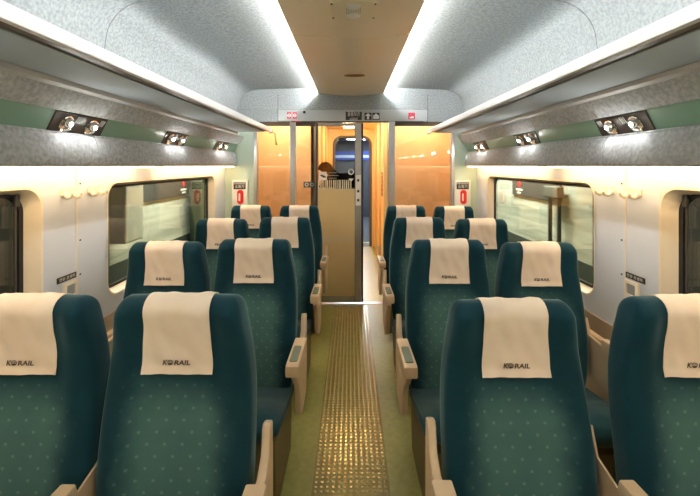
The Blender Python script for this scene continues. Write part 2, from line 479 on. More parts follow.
tn = 1
for sign, side in ((-1, 'left'), (1, 'right')):
    tn += 1
    X = lambda x: sign*x
    root = sroot('trim_%d' % tn, 'grey felt pelmet with sage green band above the %s windows' % side, 'pelmet')
    up = [(1.182, 1.862), (1.19, 1.845), (1.232, 1.785), (1.240, 1.778)]
    lo = [(1.300, 1.694), (1.286, 1.694), (1.276, 1.688), (1.276, 1.680), (1.266, 1.66), (1.256, 1.62), (1.250, 1.57), (1.251, 1.547), (1.258, 1.538), (1.272, 1.537)]
    for ya, yb in ((YB, 1.888), (1.892, YE-.02)):
        mb = MB(); mb.prism([(X(a), b) for a, b in up]+[(X(1.30), 1.79), (X(1.30), 1.87)], 'y', ya, yb, M['felt_dark']); mb.build('upper_felt', root, True, 25)
        mb = MB(); mb.prism([(X(a), b) for a, b in lo]+[(X(1.29), 1.56), (X(1.33), 1.69)], 'y', ya, yb, M['felt_dark']); mb.build('lower_felt', root, True, 25)
    mb = MB(); mb.prism([(X(1.246), 1.780), (X(1.292), 1.688), (X(1.33), 1.688), (X(1.33), 1.786)], 'y', YB, YE-.02, M['green']); mb.build('green_band', root)
    mb = MB(); mb.box(min(X(1.27), X(1.39)), max(X(1.27), X(1.39)), YB, YE-.02, 1.556, 1.60, M['cream']); mb.build('lamp_housing', root)
    mb = MB(); mb.prism([(X(1.192), 1.868), (X(1.198), 1.85), (X(1.242), 1.79), (X(1.29), 1.78), (X(1.29), 1.868)], 'y', 1.884, 1.896, M['seam']); mb.build('felt_joint', root)
    for a, b in ((YB+.2, .3), (.5, 2.46), (2.66, YE-.08)):
        mb = MB(); mb.box(min(X(1.266), X(1.312)), max(X(1.266), X(1.312)), a, b, 1.529, 1.556, M['warm'], .006)
        where = {True: 'far', False: 'near'}[b > 3]
        if b < 1: where = 'rearmost'
        tag(mb.build('window_light', None), 'warm strip light tucked under the %s pelmet, %s length' % (side, where), 'light', 'warm strip lights over the windows')
    # reading light units on the green band
    nrm = Vector((-sign*.092, 0, -.046)).normalized()
    for i, yc in enumerate((1.79, 2.76, 3.72, .83, -.13, -1.1, -2.06, -3.0)):
        where = ('nearest', 'second', 'farthest', 'overhead', 'rear', 'second rear', 'third rear', 'rearmost')[i]
        t = thing('reading_light', '%s dark unit of two round chrome reading lamps on the %s green band' % (where, side), 'reading light', (X(1.269), yc-.02, 1.734), 'reading light units')
        fr = Matrix(((0, -sign*.0, 0), (0, 0, 0), (0, 0, 0)))
        zl = nrm; yl = Vector((0, 1, 0)); ul = zl.cross(yl).normalized()
        if ul.z < 0: ul = -ul
        def L(a, u, h): return tuple(yl*a+ul*u+zl*h)
        mb = MB(); vs = [(-.165, -.049), (.175, -.049), (.175, .049), (-.165, .049)]
        lo_ = [mb.b.verts.new(L(a, u, 0.)) for a, u in vs]; hi_ = [mb.b.verts.new(L(a*.985, u*.95, .006)) for a, u in vs]
        fs = [mb.b.faces.new([lo_[k], lo_[(k+1) % 4], hi_[(k+1) % 4], hi_[k]]) for k in range(4)]+[mb.b.faces.new(hi_), mb.b.faces.new(lo_[::-1])]
        for f in fs: f.material_index = mb.mi(M['lamp_plate'])
        bmesh.ops.recalc_face_normals(mb.b, faces=fs)
        mb.build('mounting_plate', t)
        for a in (-.085, .075):
            mb = MB(); mb.lathe([(.040, .006), (.0405, .012), (.036, .014), (.030, .008), (.018, .0065), (0, .0062)], L(a, -.006, 0), zl, M['chrome'], 24); rim = mb.build('lamp_cup', t, True, 40)
            mb = MB(); mb.lathe([(.020, .006), (.022, .016), (.017, .026), (.010, .030), (0, .031)], L(a, .004, 0), zl, M['chrome'], 20); mb.build('eyeball', rim, True, 60)
            mb = MB(); mb.lathe([(.0095, .0295), (.006, .033), (0, .034)], L(a, .004, 0), zl, M['bulb'], 14); mb.build('bulb', rim, True)
            mb = MB()
            for q in range(3):
                aa = a+.052+q*.012
                mb.tube([L(aa+.006, .038, .008), L(aa, .022, .009), L(aa-.004, .006, .008)], .0022, M['alum_pale'], 6)
            mb.build('call_icon', t, True)

# coat hooks, label and socket on the pillar between windows
for sign, side in ((-1, 'left'), (1, 'right')):
    X = lambda x: sign*x
    for k, yc in enumerate((1.868, 2.055)):
        t = thing('coat_hook', 'cream double coat hook on the %s wall pillar, %s the white joint strip' % (side, ('just before', 'just beyond')[k]), 'coat hook', (X(WX), yc, 1.405), 'double coat hooks')
        mb = MB(); mb.prism(rrect(-.055, .045, -.014, .026, .012, 4), 'x', X(0), X(-.008), M['cream'], 0); mb.build('back_plate', t, True, 40)
        for a in (-.038, .026):
            mb = MB(); pts = [(X(-.006), a, .006), (X(-.016), a, -.010), (X(-.030), a-.001, -.018), (X(-.045), a-.002, -.012), (X(-.052), a-.003, .003)]
            mb.tube(pts, [.009, .009, .0105, .010, .006], M['cream'], 10)
            mb.build('hook', t, True, 60)
    mb = MB(); mb.box(X(0)-.0025, X(0)+.0025, -.062, .062, -.014, .014, M['sign_dark'], .001)
    mt = Matrix.Translation((X(-.0032), 0, 0)) @ Matrix.Rotation(PI/2 if sign > 0 else -PI/2, 4, 'Z') @ Matrix.Rotation(PI/2, 4, 'X')
    mt = Matrix.Translation((X(-.0032), 0, 0)) @ (Matrix.Rotation(-PI/2, 4, 'Z') if sign > 0 else Matrix.Rotation(PI/2, 4, 'Z')) @ Matrix.Rotation(PI/2, 4, 'X')
    add_text(mb, '전원 콘센트', .017, mt, M['sign_white'], width=.105)
    o = mb.build('wall_label'); o.location = (X(WX-.003), 1.855, .994)
    tag(o, 'small dark label strip with pale writing above the %s wall socket' % side, 'label', 'wall labels')
    t = thing('wall_socket', 'small pale socket box on the %s wall under the dark label' % side, 'socket', (X(WX), 1.875, .930), 'wall sockets')
    mb = MB(); mb.ring(rrect(-.045, .045, -.04, .04, .006, 3), rrect(-.03, .03, -.026, .026, .004, 3), 'x', X(0), X(-.012), M['cream']); mb.build('socket_rim', t)
    mb = MB(); mb.box(min(X(-.005), X(0)), max(X(-.005), X(0)), -.03, .03, -.026, .026, M['socket']); mb.build('socket_face', t)

# ================================================================ end wall
endw = sroot('wall_end')
mb = MB(); mb.box(-1.42, 1.42, YE, YE+.08, 2.165, 2.45, M['felt']); mb.build('felt_bulkhead', endw)
for a, b in ((-1.42, -.808), (.848, 1.42)):
    mb = MB(); mb.box(a, b, YE, YE+.08, 2.03, 2.163, M['felt']); mb.build('felt_bulkhead', endw)
for x in (-.808, .848):
    mb = MB(); mb.box(x-.002, x+.002, YE-.001, YE+.01, 2.03, 2.33, M['seam']); mb.build('bulkhead_joint', endw)
mb = MB(); mb.box(-.804, .844, YE-.006, YE+.08, 2.035, 2.160, M['alum_pale'], .003); mb.build('metal_header', endw)
mb = MB(); mb.box(-.66, .80, YE-.006, YE+.02, 2.020, 2.034, M['darkgrey']); mb.build('door_track', endw)
for a, b in ((-1.45, -1.055), (1.125, 1.45)):
    mb = MB(); mb.box(a, b, YE, YE+.08, 0, 2.03, M['pale_green']); mb.build('green_side_panel', endw)
for x0, x1 in ((-1.075, -1.035), (1.105, 1.145), (-.675, -.612), (.415, .487)):
    mb = MB(); mb.box(x0, x1, YE-.012, YE+.06, 0, 2.03, M['alum'], .005); mb.build('post', endw)

for x0, x1, side in ((-1.037, -.673, 'wide clear glass partition at the left end, orange wall behind'), (.485, 1.107, 'wide clear glass partition right of the door gap, orange wall behind'), (-.614, -.394, 'narrow clear glass strip between the left post and the sliding door')):
    t = thing('glass_partition', side, 'glass partition', (0, 0, 0), 'glass partitions')
    mb = MB(); mb.box(x0, x1, YE+.018, YE+.028, .03, 1.985, M['glass']); mb.build('pane', t)
    mb = MB(); mb.box(x0, x1, YE+.008, YE+.038, 1.983, 2.03, M['bronze']); mb.build('top_rail', t)
    mb = MB(); mb.box(x0, x1, YE+.008, YE+.038, 0, .04, M['alum']); mb.build('bottom_rail', t)

# sliding door, pushed half open
dr = sroot('door_1', 'glass sliding door standing half open between carriage and vestibule', 'sliding door')
DX0, DX1, DY = -.392, .118, YE+.035
mb = MB(); mb.box(DX0, DX0+.022, DY, DY+.03, .02, 2.02, M['darkgrey'], .003); mb.box(DX1-.075, DX1, DY, DY+.03, .02, 2.02, M['alum'], .004)
mb.box(DX0+.022, DX1-.075, DY, DY+.03, 1.985, 2.02, M['alum'], .003); mb.box(DX0+.022, DX1-.075, DY, DY+.03, .02, .085, M['alum'], .003)
mb.build('door_frame', dr)
mb = MB(); mb.box(DX0+.02, DX1-.073, DY+.01, DY+.018, 1.285, 1.99, M['door_glass']); mb.build('door_pane', dr)
mb = MB(); mb.box(DX0+.02, DX1-.073, DY+.006, DY+.022, .08, 1.285, M['door_metal'], .002); mb.build('lower_panel', dr)
mb = MB(); mb.box(DX1+.001, DX1+.018, DY+.004, DY+.03, .02, 2.02, M['black'], .003); mb.build('edge_seal', dr)
mb = MB(); mb.box(DX1-.068, DX1-.008, DY-.012, DY, 1.10, 1.44, M['sign_white'], .006); hd = mb.build('handle_plate', dr)
for z in (1.38, 1.26, 1.16):
    mb = MB(); mb.box(DX1-.05, DX1-.026, DY-.016, DY-.011, z-.014, z+.014, M['darkgrey'], .003); mb.build('button', hd)
# notice film stuck on the door glass: dome, icons and a row of bars
yy = DY+.009; yl_ = DY+.0055
mb = MB()
dome = [(-.285+.085*math.cos(PI*i/16)*1.0, 1.50+.085*math.sin(PI*i/16)) for i in range(17)]
mb.prism(dome[::-1]+[(-.37, 1.30), (.043, 1.30), (.043, 1.46), (-.20, 1.46)], 'y', yy-.001, yy, M['sticker']); st = mb.build('notice_film', dr)
mb = MB()
mb.box(-.355, -.27, yy-.003, yy-.0012, 1.385, 1.475, M['sign_white'])
mb.prism([(-.345, 1.435), (-.328, 1.445), (-.283, 1.425), (-.281, 1.408), (-.313, 1.412)], 'y', yy-.0045, yy-.003, M['sign_dark'])
for i in range(3): mb.box(-.25, -.16+.02*(i % 2), yy-.003, yy-.0012, 1.46-i*.03, 1.468-i*.03, M['socket'])
def ringat(cx, cz, r, m, w=.35):
    o = [(cx+r*math.cos(2*PI*i/20), cz+r*math.sin(2*PI*i/20)) for i in range(20)]
    mb.ring(o, [(cx+(p-cx)*(1-w), cz+(q-cz)*(1-w)) for p, q in o], 'y', yy-.003, yy-.0012, m)
ringat(.0, 1.475, .034, M['sign_white'])
mb.prism([(-.03, 1.40), (.03, 1.40), (.0, 1.365)], 'y', yy-.003, yy-.0012, M['sign_white'])
mb.build('icon', st)
mb = MB(); mb.box(-.53, -.40, yy-.0025, yy-.0012, 1.30, 1.365, M['sign_dark'])
for cx in (-.495, -.435): ringat(cx, 1.333, .022, M['sign_white'], .4)
mb.build('round_icon', st)
mb = MB(); x = -.367
for i in range(16):
    w = (.010, .016, .012)[i % 3]
    mb.box(x, x+w, yy-.003, yy-.0012, 1.27, 1.385, M['frost']); x += w+(.012, .010, .014, .009)[i % 4]
mb.build('bar', st)
mb = MB(); x = -.365  # lower row models a bright reflection on the door's metal panel
for i in range(17):
    w = (.009, .013, .010)[i % 3]
    mb.box(x, x+w, yl_-.002, yl_-.0008, .69, .755, M['frost']); x += w+(.012, .011, .013)[i % 3]
mb.build('reflection_bar', st)

# signs on the header
def plate(name, x, z, w, h, m, label, cat, draw=None):
    mb = MB(); mb.box(-w/2, w/2, -.004, 0, -h/2, h/2, m, .001)
    if draw: draw(mb)
    o = mb.build(name); o.location = (x, YE-.006, z); return tag(o, label, cat)
def d1(mb):
    add_text(mb, '물품보관', .056, FACE(0, -.0045, .018), M['sign_white'], width=.135)
    add_text(mb, 'LUGGAGE', .034, FACE(0, -.0045, -.033), M['sign_white'], width=.085)
plate('direction_sign', .03, 2.093, .178, .092, M['sign_dark'], 'wide dark sign with pale writing on the metal header', 'sign', d1)
def d2(mb): mb.prism([(-.012, -.032), (.012, -.032), (.012, .004), (.036, .004), (0, .036), (-.036, .004), (-.012, .004)][::-1], 'y', -.0055, -.004, M['sign_white'])
plate('arrow_sign', .188, 2.088, .078, .078, M['sign_dark'], 'small square dark sign with a white upward arrow', 'sign', d2)
def d3(mb):
    mb.prism(rrect(-.032, .032, -.03, .014, .008, 3), 'y', -.0055, -.004, M['sign_white'])
    mb.prism([(-.016, .014), (.016, .014), (.012, .028), (-.012, .028)], 'y', -.0055, -.004, M['sign_white'])
plate('bag_sign', .276, 2.088, .078, .078, M['sign_dark'], 'small square dark sign with a white bag symbol', 'sign', d3)
def d4(mb):
    for cx in (-.03, .03):
        o = [(cx+.020*math.cos(2*PI*i/16), .02*math.sin(2*PI*i/16)) for i in range(16)]
        mb.ring(o, [(cx+(p-cx)*.65, q*.65) for p, q in o], 'y', -.0055, -.004, M['sign_white'])
        mb.box(cx-.014, cx+.014, -.0055, -.004, -.003, .003, M['sign_white'])
    mb.box(-.008, .008, -.0055, -.004, -.034, .034, M['alum_pale'])
plate('prohibition_sign', -.652, 2.098, .108, .072, M['sign_red'], 'pink red sign with two round symbols at the left end of the header', 'sign', d4)
def d5(mb):
    mb.box(-.022, .022, -.0055, -.004, -.026, -.012, M['sign_white']); mb.box(-.006, .022, -.0055, -.004, -.010, -.004, M['sign_white'])
plate('emergency_sign', .669, 2.092, .074, .074, M['sign_red'], 'square pink red sign at the right end of the header', 'sign', d5)
mb = MB(); mb.lathe([(0, .018), (.012, .016), (.016, 0)], (-.515, YE-.006, 2.135), (0, -1, 0), M['black'], 14)
tag(mb.build('camera_dome', None, True), 'tiny black dome on the metal header right of the red sign', 'camera')
mb = MB(); mb.box(-.66, -.545, YE-.016, YE-.006, 2.022, 2.034, M['red'], .002)
tag(mb.build('door_indicator'), 'thin red strip under the header above the left glass', 'indicator')

# fire extinguisher placards
for x, side in ((-1.222, 'left'), (1.225, 'right')):
    t = thing('extinguisher_placard', 'white panel with red fire extinguisher picture on the %s end wall' % side, 'placard', (x, YE, 1.24), 'fire extinguisher placards')
    mb = MB(); mb.box(-.088, .088, -.03, 0, -.145, .145, M['sign_white'], .006); mb.build('board', t)
    mb = MB(); mb.box(-.066, .066, -.034, -.03, .045, .12, M['sign_dark'])
    add_text(mb, '소화기', .042, FACE(0, -.035, .072), M['sign_white'], width=.10)
    mb.box(-.06, .06, -.035, -.034, .102, .108, M['sign_white']); mb.build('heading', t)
    mb = MB(); mb.prism(rrect(-.026, .042, -.118, .038, .032, 6), 'y', -.038, -.03, M['red'])
    mb.prism(rrect(-.009, .009, -.085, .0, .008, 4), 'y', -.0395, -.038, M['sign_white']); mb.build('picture', t)

# ============================================================== vestibule
VY0, VY1 = 4.72, 7.3
ves = sroot('wall_vestibule')
mb = MB(); mb.box(-1.45, -.45, VY0, VY0+.05, 0, 2.25, M['orange']); mb.build('facing_wall', ves)
mb = MB(); mb.box(.45, 1.45, VY0, VY0+.05, 0, 2.25, M['orange']); mb.build('facing_wall', ves)
for s_ in (-1, 1):
    mb = MB(); mb.box(min(s_*1.45, s_*1.40), max(s_*1.45, s_*1.40), YE+.08, VY0, 0, 2.25, M['orange']); mb.build('end_wall', ves)
    mb = MB(); mb.box(min(s_*.45, s_*.50), max(s_*.45, s_*.50), VY0, VY1, 0, 2.25, M['vest_cream']); mb.build('corridor_wall', ves)
    for yq in (5.05, 5.7, 6.6):
        mb = MB(); mb.box(min(s_*.425, s_*.452), max(s_*.425, s_*.452), yq, yq+.06, 0, 2.22, M['orange'], .006); mb.build('corridor_post', ves)
mb = MB(); mb.box(-.46, -.43, VY0-.012, VY0+.002, 0, 2.25, M['ring']); mb.build('wall_edge', ves)
mb = MB(); mb.box(.40, .452, VY0-.012, VY0+.06, 0, 2.25, M['vest_cream'], .006); mb.build('wall_edge', ves)
# far wall with an arched gangway opening
AX0, AX1, AZ = -.35, .40, 2.12
arch = [(AX0, .0)]+[(AX0+.17+.17*math.cos(math.radians(180-i*11.25)), AZ-.17+.17*math.sin(math.radians(180-i*11.25))) for i in range(9)]
arch += [(AX1-.17+.17*math.cos(math.radians(90-i*11.25)), AZ-.17+.17*math.sin(math.radians(90-i*11.25))) for i in range(9)]+[(AX1, .0)]
outer = [(-.5, 0)]+[(-.5, 2.25)]*9+[(.5, 2.25)]*9+[(.5, 0)]
mb = MB()
A = [mb.b.verts.new((p, VY1, q)) for p, q in arch]
cl, cr = mb.b.verts.new((-.5, VY1, 2.25)), mb.b.verts.new((.5, VY1, 2.25))
bl, br = mb.b.verts.new((-.5, VY1, 0)), mb.b.verts.new((.5, VY1, 0))
fs = [mb.b.faces.new([bl, A[0], A[1], cl]), mb.b.faces.new([br, cr, A[-2], A[-1]]), mb.b.faces.new([cl, A[9], A[10], cr])]
for i in range(1, 9): fs.append(mb.b.faces.new([cl, A[i], A[i+1]]))
for i in range(10, 18): fs.append(mb.b.faces.new([cr, A[i], A[i+1]]))
ret = bmesh.ops.extrude_face_region(mb.b, geom=fs)
for e in ret['geom']:
    if isinstance(e, bmesh.types.BMVert): e.co.y += .06
for f in mb.b.faces: f.material_index = mb.mi(M['vest_cream'])
bmesh.ops.recalc_face_normals(mb.b, faces=mb.b.faces[:])
mb.build('arched_wall', ves)
gw = sroot('door_2', 'arched gangway opening to the next carriage with grey rubber surround', 'gangway')
ins = [(AX0+.035+(p-AX0)*(AX1-AX0-.07)/(AX1-AX0), q-.035 if q > .1 else q) for p, q in arch]
mb = MB(); mb.ring(arch+[((AX0+AX1)/2, -.0)], ins+[((AX0+AX1)/2, .012)], 'y', VY1-.02, VY1+.30, M['ring']); mb.build('rubber_surround', gw, True, 40)
mb = MB(); mb.box(-.5, .5, YE+.06, VY1+.4, -.06, .0, M['floor']); mb.box(-1.45, -.5, YE+.06, VY0, -.06, 0, M['floor']); mb.box(.5, 1.45, YE+.06, VY0, -.06, 0, M['floor'])
struct(mb.build('floor_vestibule'))
mb = MB(); mb.box(-.42, .42, YE+.03, YE+.10, 0, .006, M['alum'], .002); struct(mb.build('threshold'))
mb = MB(); mb.box(-1.45, 1.45, YE+.08, VY1+.06, 2.25, 2.30, M['vest_cream']); struct(mb.build('ceiling_vestibule'))
for i, (x0, x1, y0, y1, lab) in enumerate(((-.13, .05, 6.3, 6.9, 'warm ceiling lamp in the corridor seen through the door glass'), (-1.1, -.5, 4.38, 4.52, 'warm ceiling lamp in the vestibule behind the left glass'), (.55, 1.1, 4.38, 4.52, 'warm ceiling lamp in the vestibule behind the right glass'), (-.2, .2, 5.0, 5.3, 'warm ceiling lamp just inside the sliding door'))):
    mb = MB(); mb.box(x0, x1, y0, y1, 2.225, 2.25, M['vlamp'], .004); tag(mb.build('ceiling_lamp'), lab, 'lamp', 'vestibule lamps')
mb = MB(); mb.box(-.008, 0, -.09, .09, -.17, .17, M['sign_dark'], .002)
for i in range(5): mb.box(-.0095, -.008, -.07, .06-.02*(i % 2), .12-i*.06, .14-i*.06, M['red'] if i % 2 else M['brass'])
o = mb.build('wall_notice'); o.location = (.45, 5.45, 1.28); tag(o, 'dark notice with red blocks on the corridor wall right of the gap', 'notice')
mb = MB(); mb.lathe([(.105, 0), (.115, .05), (.115, .62), (.108, .66), (.09, .70), (.05, .725), (0, .73)], (-.33, 6.9, .0), (0, 0, 1), M['darkgrey'], 20)

mb.b.free()
# the next carriage, seen as a dim slot
nx = sroot('room_next')
N0, N1 = VY1+.4, 11.5
mb = MB(); mb.box(-1.3, 1.3, N0, N1, -.06, 0, M['next_dark']); mb.build('next_floor', nx)
mb = MB(); mb.box(-1.3, 1.3, N0, N1, 2.3, 2.36, M['next_pale']); mb.build('next_ceiling', nx)
for s_ in (-1, 1):
    mb = MB(); mb.box(min(s_*1.3, s_*1.36), max(s_*1.3, s_*1.36), N0, N1, 0, 2.3, M['next_dark']); mb.build('next_side', nx)
    mb = MB(); mb.box(min(s_*.75, s_*1.3), max(s_*.75, s_*1.3), N0+.2, N1, 1.86, 1.92, M['next_pale'], .01); mb.build('next_rack', nx)
    mb = MB(); mb.box(min(s_*.42, s_*1.36), max(s_*.42, s_*1.36), N0-.02, N0, 0, 2.3, M['next_dark']); mb.build('next_bulkhead', nx)
mb = MB(); mb.box(-1.3, 1.3, N1, N1+.05, 0, 2.3, M['next_dark']); mb.build('next_end', nx)
mb = MB(); mb.box(-.7, .9, N1-.06, N1-.001, 1.88, 1.98, M['blue']); mb.box(-.7, .9, N1-.06, N1-.001, 1.72, 1.78, M['blue']); mb.box(-.7, .9, N1-.05, N1-.001, 1.79, 1.87, M['next_pale']); mb.build('next_band', nx)
mb = MB(); mb.box(-.10, .5, 9.2, 10.8, 2.285, 2.30, M['nlamp']); tag(mb.build('next_car_lamp'), 'cool ceiling light in the next carriage beyond the arch', 'lamp')

# ============================================================ back of car
mb = MB(); mb.box(-1.45, 1.45, YB-.06, YB, -.06, 2.45, M['beige_dark']); struct(mb.build('wall_back'))

# ================================================================== seats
ZT = 1.130; ZP = .40          # top of the headrest, recline pivot
YF = [(.30, -.050), (.40, -.058), (.50, -.062), (.60, -.054), (.70, -.038), (.82, -.016), (.92, -.003), (1.02, -.008), (1.15, -.030)]
HW = [(.30, .205), (.40, .220), (.50, .232), (.64, .236), (.76, .235), (.88, .228), (.98, .213), (1.06, .199), (1.15, .190)]
def interp(t, z):
    if z <= t[0][0]: return t[0][1]
    for (a, b), (c, d) in zip(t, t[1:]):
        if z <= c:
            q = (z-a)/(c-a); return b+(d-b)*q
    return t[-1][1]
def sm(t, z):                  # smoothed table
    return sum(interp(t, z+d) for d in (-.06, -.03, 0, .03, .06))/5
def sstep(a, b, x):
    q = max(0, min(1, (x-a)/(b-a))); return q*q*(3-2*q)
HD = .054; RT = .050
def section(z):
    """(half width, half depth, centre y) of the backrest at height z"""
    hw, hd, yc = sm(HW, z), HD, sm(YF, z)+HD
    z1 = ZT-RT
    if z > z1:
        q = min(1, (z-z1)/RT); c = math.sqrt(max(0, 1-q*q))
        hd = HD*max(c, .02); hw = hw-.030*(1-c)
    if z < .35:
        q = min(1, (.35-z)/.05); c = math.sqrt(max(0, 1-q*q)); hd *= max(c, .05)
    return hw, hd, yc
def bolster(x, z, hw):
    """how far the wings stand forward of the middle"""
    a = sstep(.10, .175, abs(x))
    return -(.020+.012*sstep(.95, 1.05, z))*a*(1-.6*sstep(ZT-.06, ZT, z))
def front(x, z):
    hw, hd, yc = section(z)
    q = (1-min(1, abs(x)/hw)**5)**(1/5.)
    return yc-hd*q+bolster(x, z, hw)*q
def back(x, z):
    hw, hd, yc = section(z)
    return yc+hd*(1-min(1, abs(x)/hw)**5)**(1/5.)

def backrest_mesh(parent):
    mb = MB(); k = mb.mi(M['fabric']); NA = 56
    zs = [.301+.049*math.sin(PI/2*i/4) for i in range(5)]+[.35+(ZT-RT-.35)*i/26 for i in range(1, 27)]+[ZT-RT+RT*math.sin(PI/2*i/7) for i in range(1, 8)]
    rings = []
    for z in zs:
        hw, hd, yc = section(z); ring = []
        for i in range(NA):
            a = 2*PI*i/NA; c, s_ = math.cos(a), math.sin(a)
            e = 2/5.
            x = hw*math.copysign(abs(c)**e, c); y = hd*math.copysign(abs(s_)**e, s_)
            if s_ < 0: y += bolster(x, z, hw)*min(1, abs(y)/hd)
            ring.append(mb.b.verts.new((x, yc+y-(-.128), z-ZP)))
        rings.append(ring)
    for U, W in zip(rings, rings[1:]):
        for i in range(NA): j = (i+1) % NA; mb.b.faces.new([U[i], U[j], W[j], W[i]])
    mb.b.faces.new(rings[0][::-1]); mb.b.faces.new(rings[-1])
    for f in mb.b.faces: f.material_index = k
    bmesh.ops.recalc_face_normals(mb.b, faces=mb.b.faces[:])
    o = mb.build('backrest', parent, True, 50); o.location = (0, -.128, ZP)
    return o

def cover_mesh(parent, seed):
    rnd = random.Random(seed); ph = [rnd.uniform(0, 6) for _ in range(8)]
    mb = MB(); rows = []
    z1 = ZT-RT; zb = ZT-.232
    path = [('f', zb+(z1-zb)*i/22) for i in range(23)]+[('t', i*PI/12) for i in range(1, 12)]+[('b', z1-.10*i/6) for i in range(0, 7)]
    n = 22
    for q, (kind, v) in enumerate(path):
        row = []
        for i in range(n+1):
            u = -1+2*i/n
            zz = v if kind != 't' else z1
            hwid = .1065+.004*math.cos((zz-zb)/.2*PI*1.2)+.003*u*0
            x = u*hwid
            wr = .0018*math.sin(9*u+ph[0]+26*zz)*math.sin(17*zz+ph[1]+3*u)+.0012*math.sin(60*zz+ph[2]+4*u)
            off = .0045+wr
            if kind == 'f':
                lift = .005*sstep(zb+.03, zb, v)
                p = (x, front(x, v)-off-lift, v)
            elif kind == 'b': p = (x, back(x, v)+off, v)
            else:
                zt = z1+RT*math.sin(v)
                hw, hd, yc = section(min(zt, ZT-.0005))
                yc2 = sm(YF, z1)+HD
                c = math.cos(v); r = HD+off
                yb_ = (yc-yc2)
                bl = bolster(x, zt, hw) if c > 0 else 0
                p = (x, yc-(HD+off)*c+bl*c, z1+(RT+off)*math.sin(v))
            row.append((p[0], p[1]+.128, p[2]-ZP))
        rows.append(row)
    mb.sheet(rows, M['cloth'])
    bmesh.ops.recalc_face_normals(mb.b, faces=mb.b.faces[:])
    if mb.b.faces[len(mb.b.faces)//4].normal.y > 0: bmesh.ops.reverse_faces(mb.b, faces=mb.b.faces[:])
    r = bmesh.ops.solidify(mb.b, geom=mb.b.faces[:], thickness=.0022)
    o = mb.build('headrest_cover', parent, True, 60); o.location = (0, -.128, ZP)
    # printed lettering near the lower edge, following the cloth's slope
    zl = zb+.036
    ya, yb2 = front(0, zl-.012), front(0, zl+.012)
    ang = math.atan2(yb2-ya, .024)
    mt = Matrix.Translation((0, front(0, zl)-.0112+.128, zl-ZP)) @ Matrix.Rotation(-ang, 4, 'X') @ Matrix.Rotation(PI/2, 4, 'X')
    mb = MB()
    add_text(mb, 'K', .022, mt @ Matrix.Translation((-.0370, 0, 0)), M['ink'], .2, .0006, width=.0165)
    add_text(mb, 'RAIL', .020, mt @ Matrix.Translation((.0165, -.0005, 0)), M['ink'], .15, .0006, width=.050)
    # the round emblem between the letters: a globe crossed by two bands
    gx, gr = -.0195, .0078
    for lo_, hi_ in ((-1, -.08), (.16, .42), (.62, .80)):
        pts = []
        for t in range(9):
            v = lo_+(hi_-lo_)*t/8; pts.append((gx+gr*1.12*math.sqrt(max(0, 1-v*v)), gr*v+.0003))
        for t in range(9):
            v = hi_-(hi_-lo_)*t/8; pts.append((gx-gr*1.12*math.sqrt(max(0, 1-v*v)), gr*v-.0003))
        vs = [mb.b.verts.new(mt @ Vector((p, q, 0))) for p, q in pts]
        clean = []
        for v_ in vs:
            if not clean or (v_.co-clean[-1].co).length > 1e-5: clean.append(v_)
        f = mb.b.faces.new(clean); f.material_index = mb.mi(M['ink'])
    arc = [mt @ Vector((gx+gr*1.18*math.cos(math.radians(a)), gr*1.08*math.sin(math.radians(a)), 0)) for a in range(0, 181, 15)]
    mb.tube(arc, .0008, M['ink'], 6)
    mb.build('printed_lettering', o)
    return o

def cushion_mesh(parent):
    mb = MB()
    pts = []
    prof = [(-.04, .350), (-.15, .368), (-.26, .405), (-.36, .445), (-.43, .462), (-.48, .457), (-.508, .435), (-.518, .402), (-.505, .368), (-.47, .345), (-.30, .300), (-.04, .262)]
    NS = 18; rows = []
    for i in range(NS+1):
        u = math.sin((-1+2*i/NS)*PI/2); e = abs(u)**5
        x = .222*u; dz = -.020*abs(u)**4
        row = []
        for y, z in prof:
            cz = .34+.06*max(0, min(1, -y/.5)); row.append((x, y+.035*e*(1 if y < -.40 else 0), cz+(z-cz)*(1-.55*e)))
        rows.append(row)
    V = [[mb.b.verts.new(p) for p in r] for r in rows]; n = len(prof)
    for U, W in zip(V, V[1:]):
        for i in range(n): j = (i+1) % n; mb.b.faces.new([U[i], U[j], W[j], W[i]])
    mb.b.faces.new(V[0][::-1]); mb.b.faces.new(V[-1])
    for f in mb.b.faces: f.material_index = mb.mi(M['cushion'])
    bmesh.ops.recalc_face_normals(mb.b, faces=mb.b.faces[:])
    return mb.build('seat_cushion', parent, True, 55)

SIDE = [(.055, .705), (.028, .715), (.012, .70), (-.005, .63), (-.05, .60), (-.22, .590), (-.33, .585), (-.345, .565), (-.32, .53), (-.26, .48), (-.225, .42), (-.215, .36), (-.20, .30), (-.12, .26), (.03, .28), (.06, .40)]
def armrest(parent, xc, w):
    mb = MB()
    prof = [(-.135, .652), (-.41, .664), (-.430, .657), (-.436, .640), (-.430, .610), (-.408, .600), (-.30, .590), (-.14, .592), (-.125, .62)]
    mb.prism(prof, 'x', xc-w/2, xc+w/2, M['beige'], .006, 2)
    o = mb.build('armrest', parent, True, 40)
    mb = MB(); mb.prism(rrect(xc-w*.30, xc+w*.30, -.40, -.24, .008, 3), 'z', -.002, .0035, M['pad'], 0)
    mb.shift(lambda c: (c.x, c.y, c.z+.6578-(c.y+.25)*.0436))
    mb.build('arm_pad', o)
    return o
def side_panel(parent, x0, x1, name='side_panel'):
    mb = MB(); mb.prism(SIDE, 'x', x0, x1, M['beige'], .006, 2); return mb.build(name, parent, True, 40)

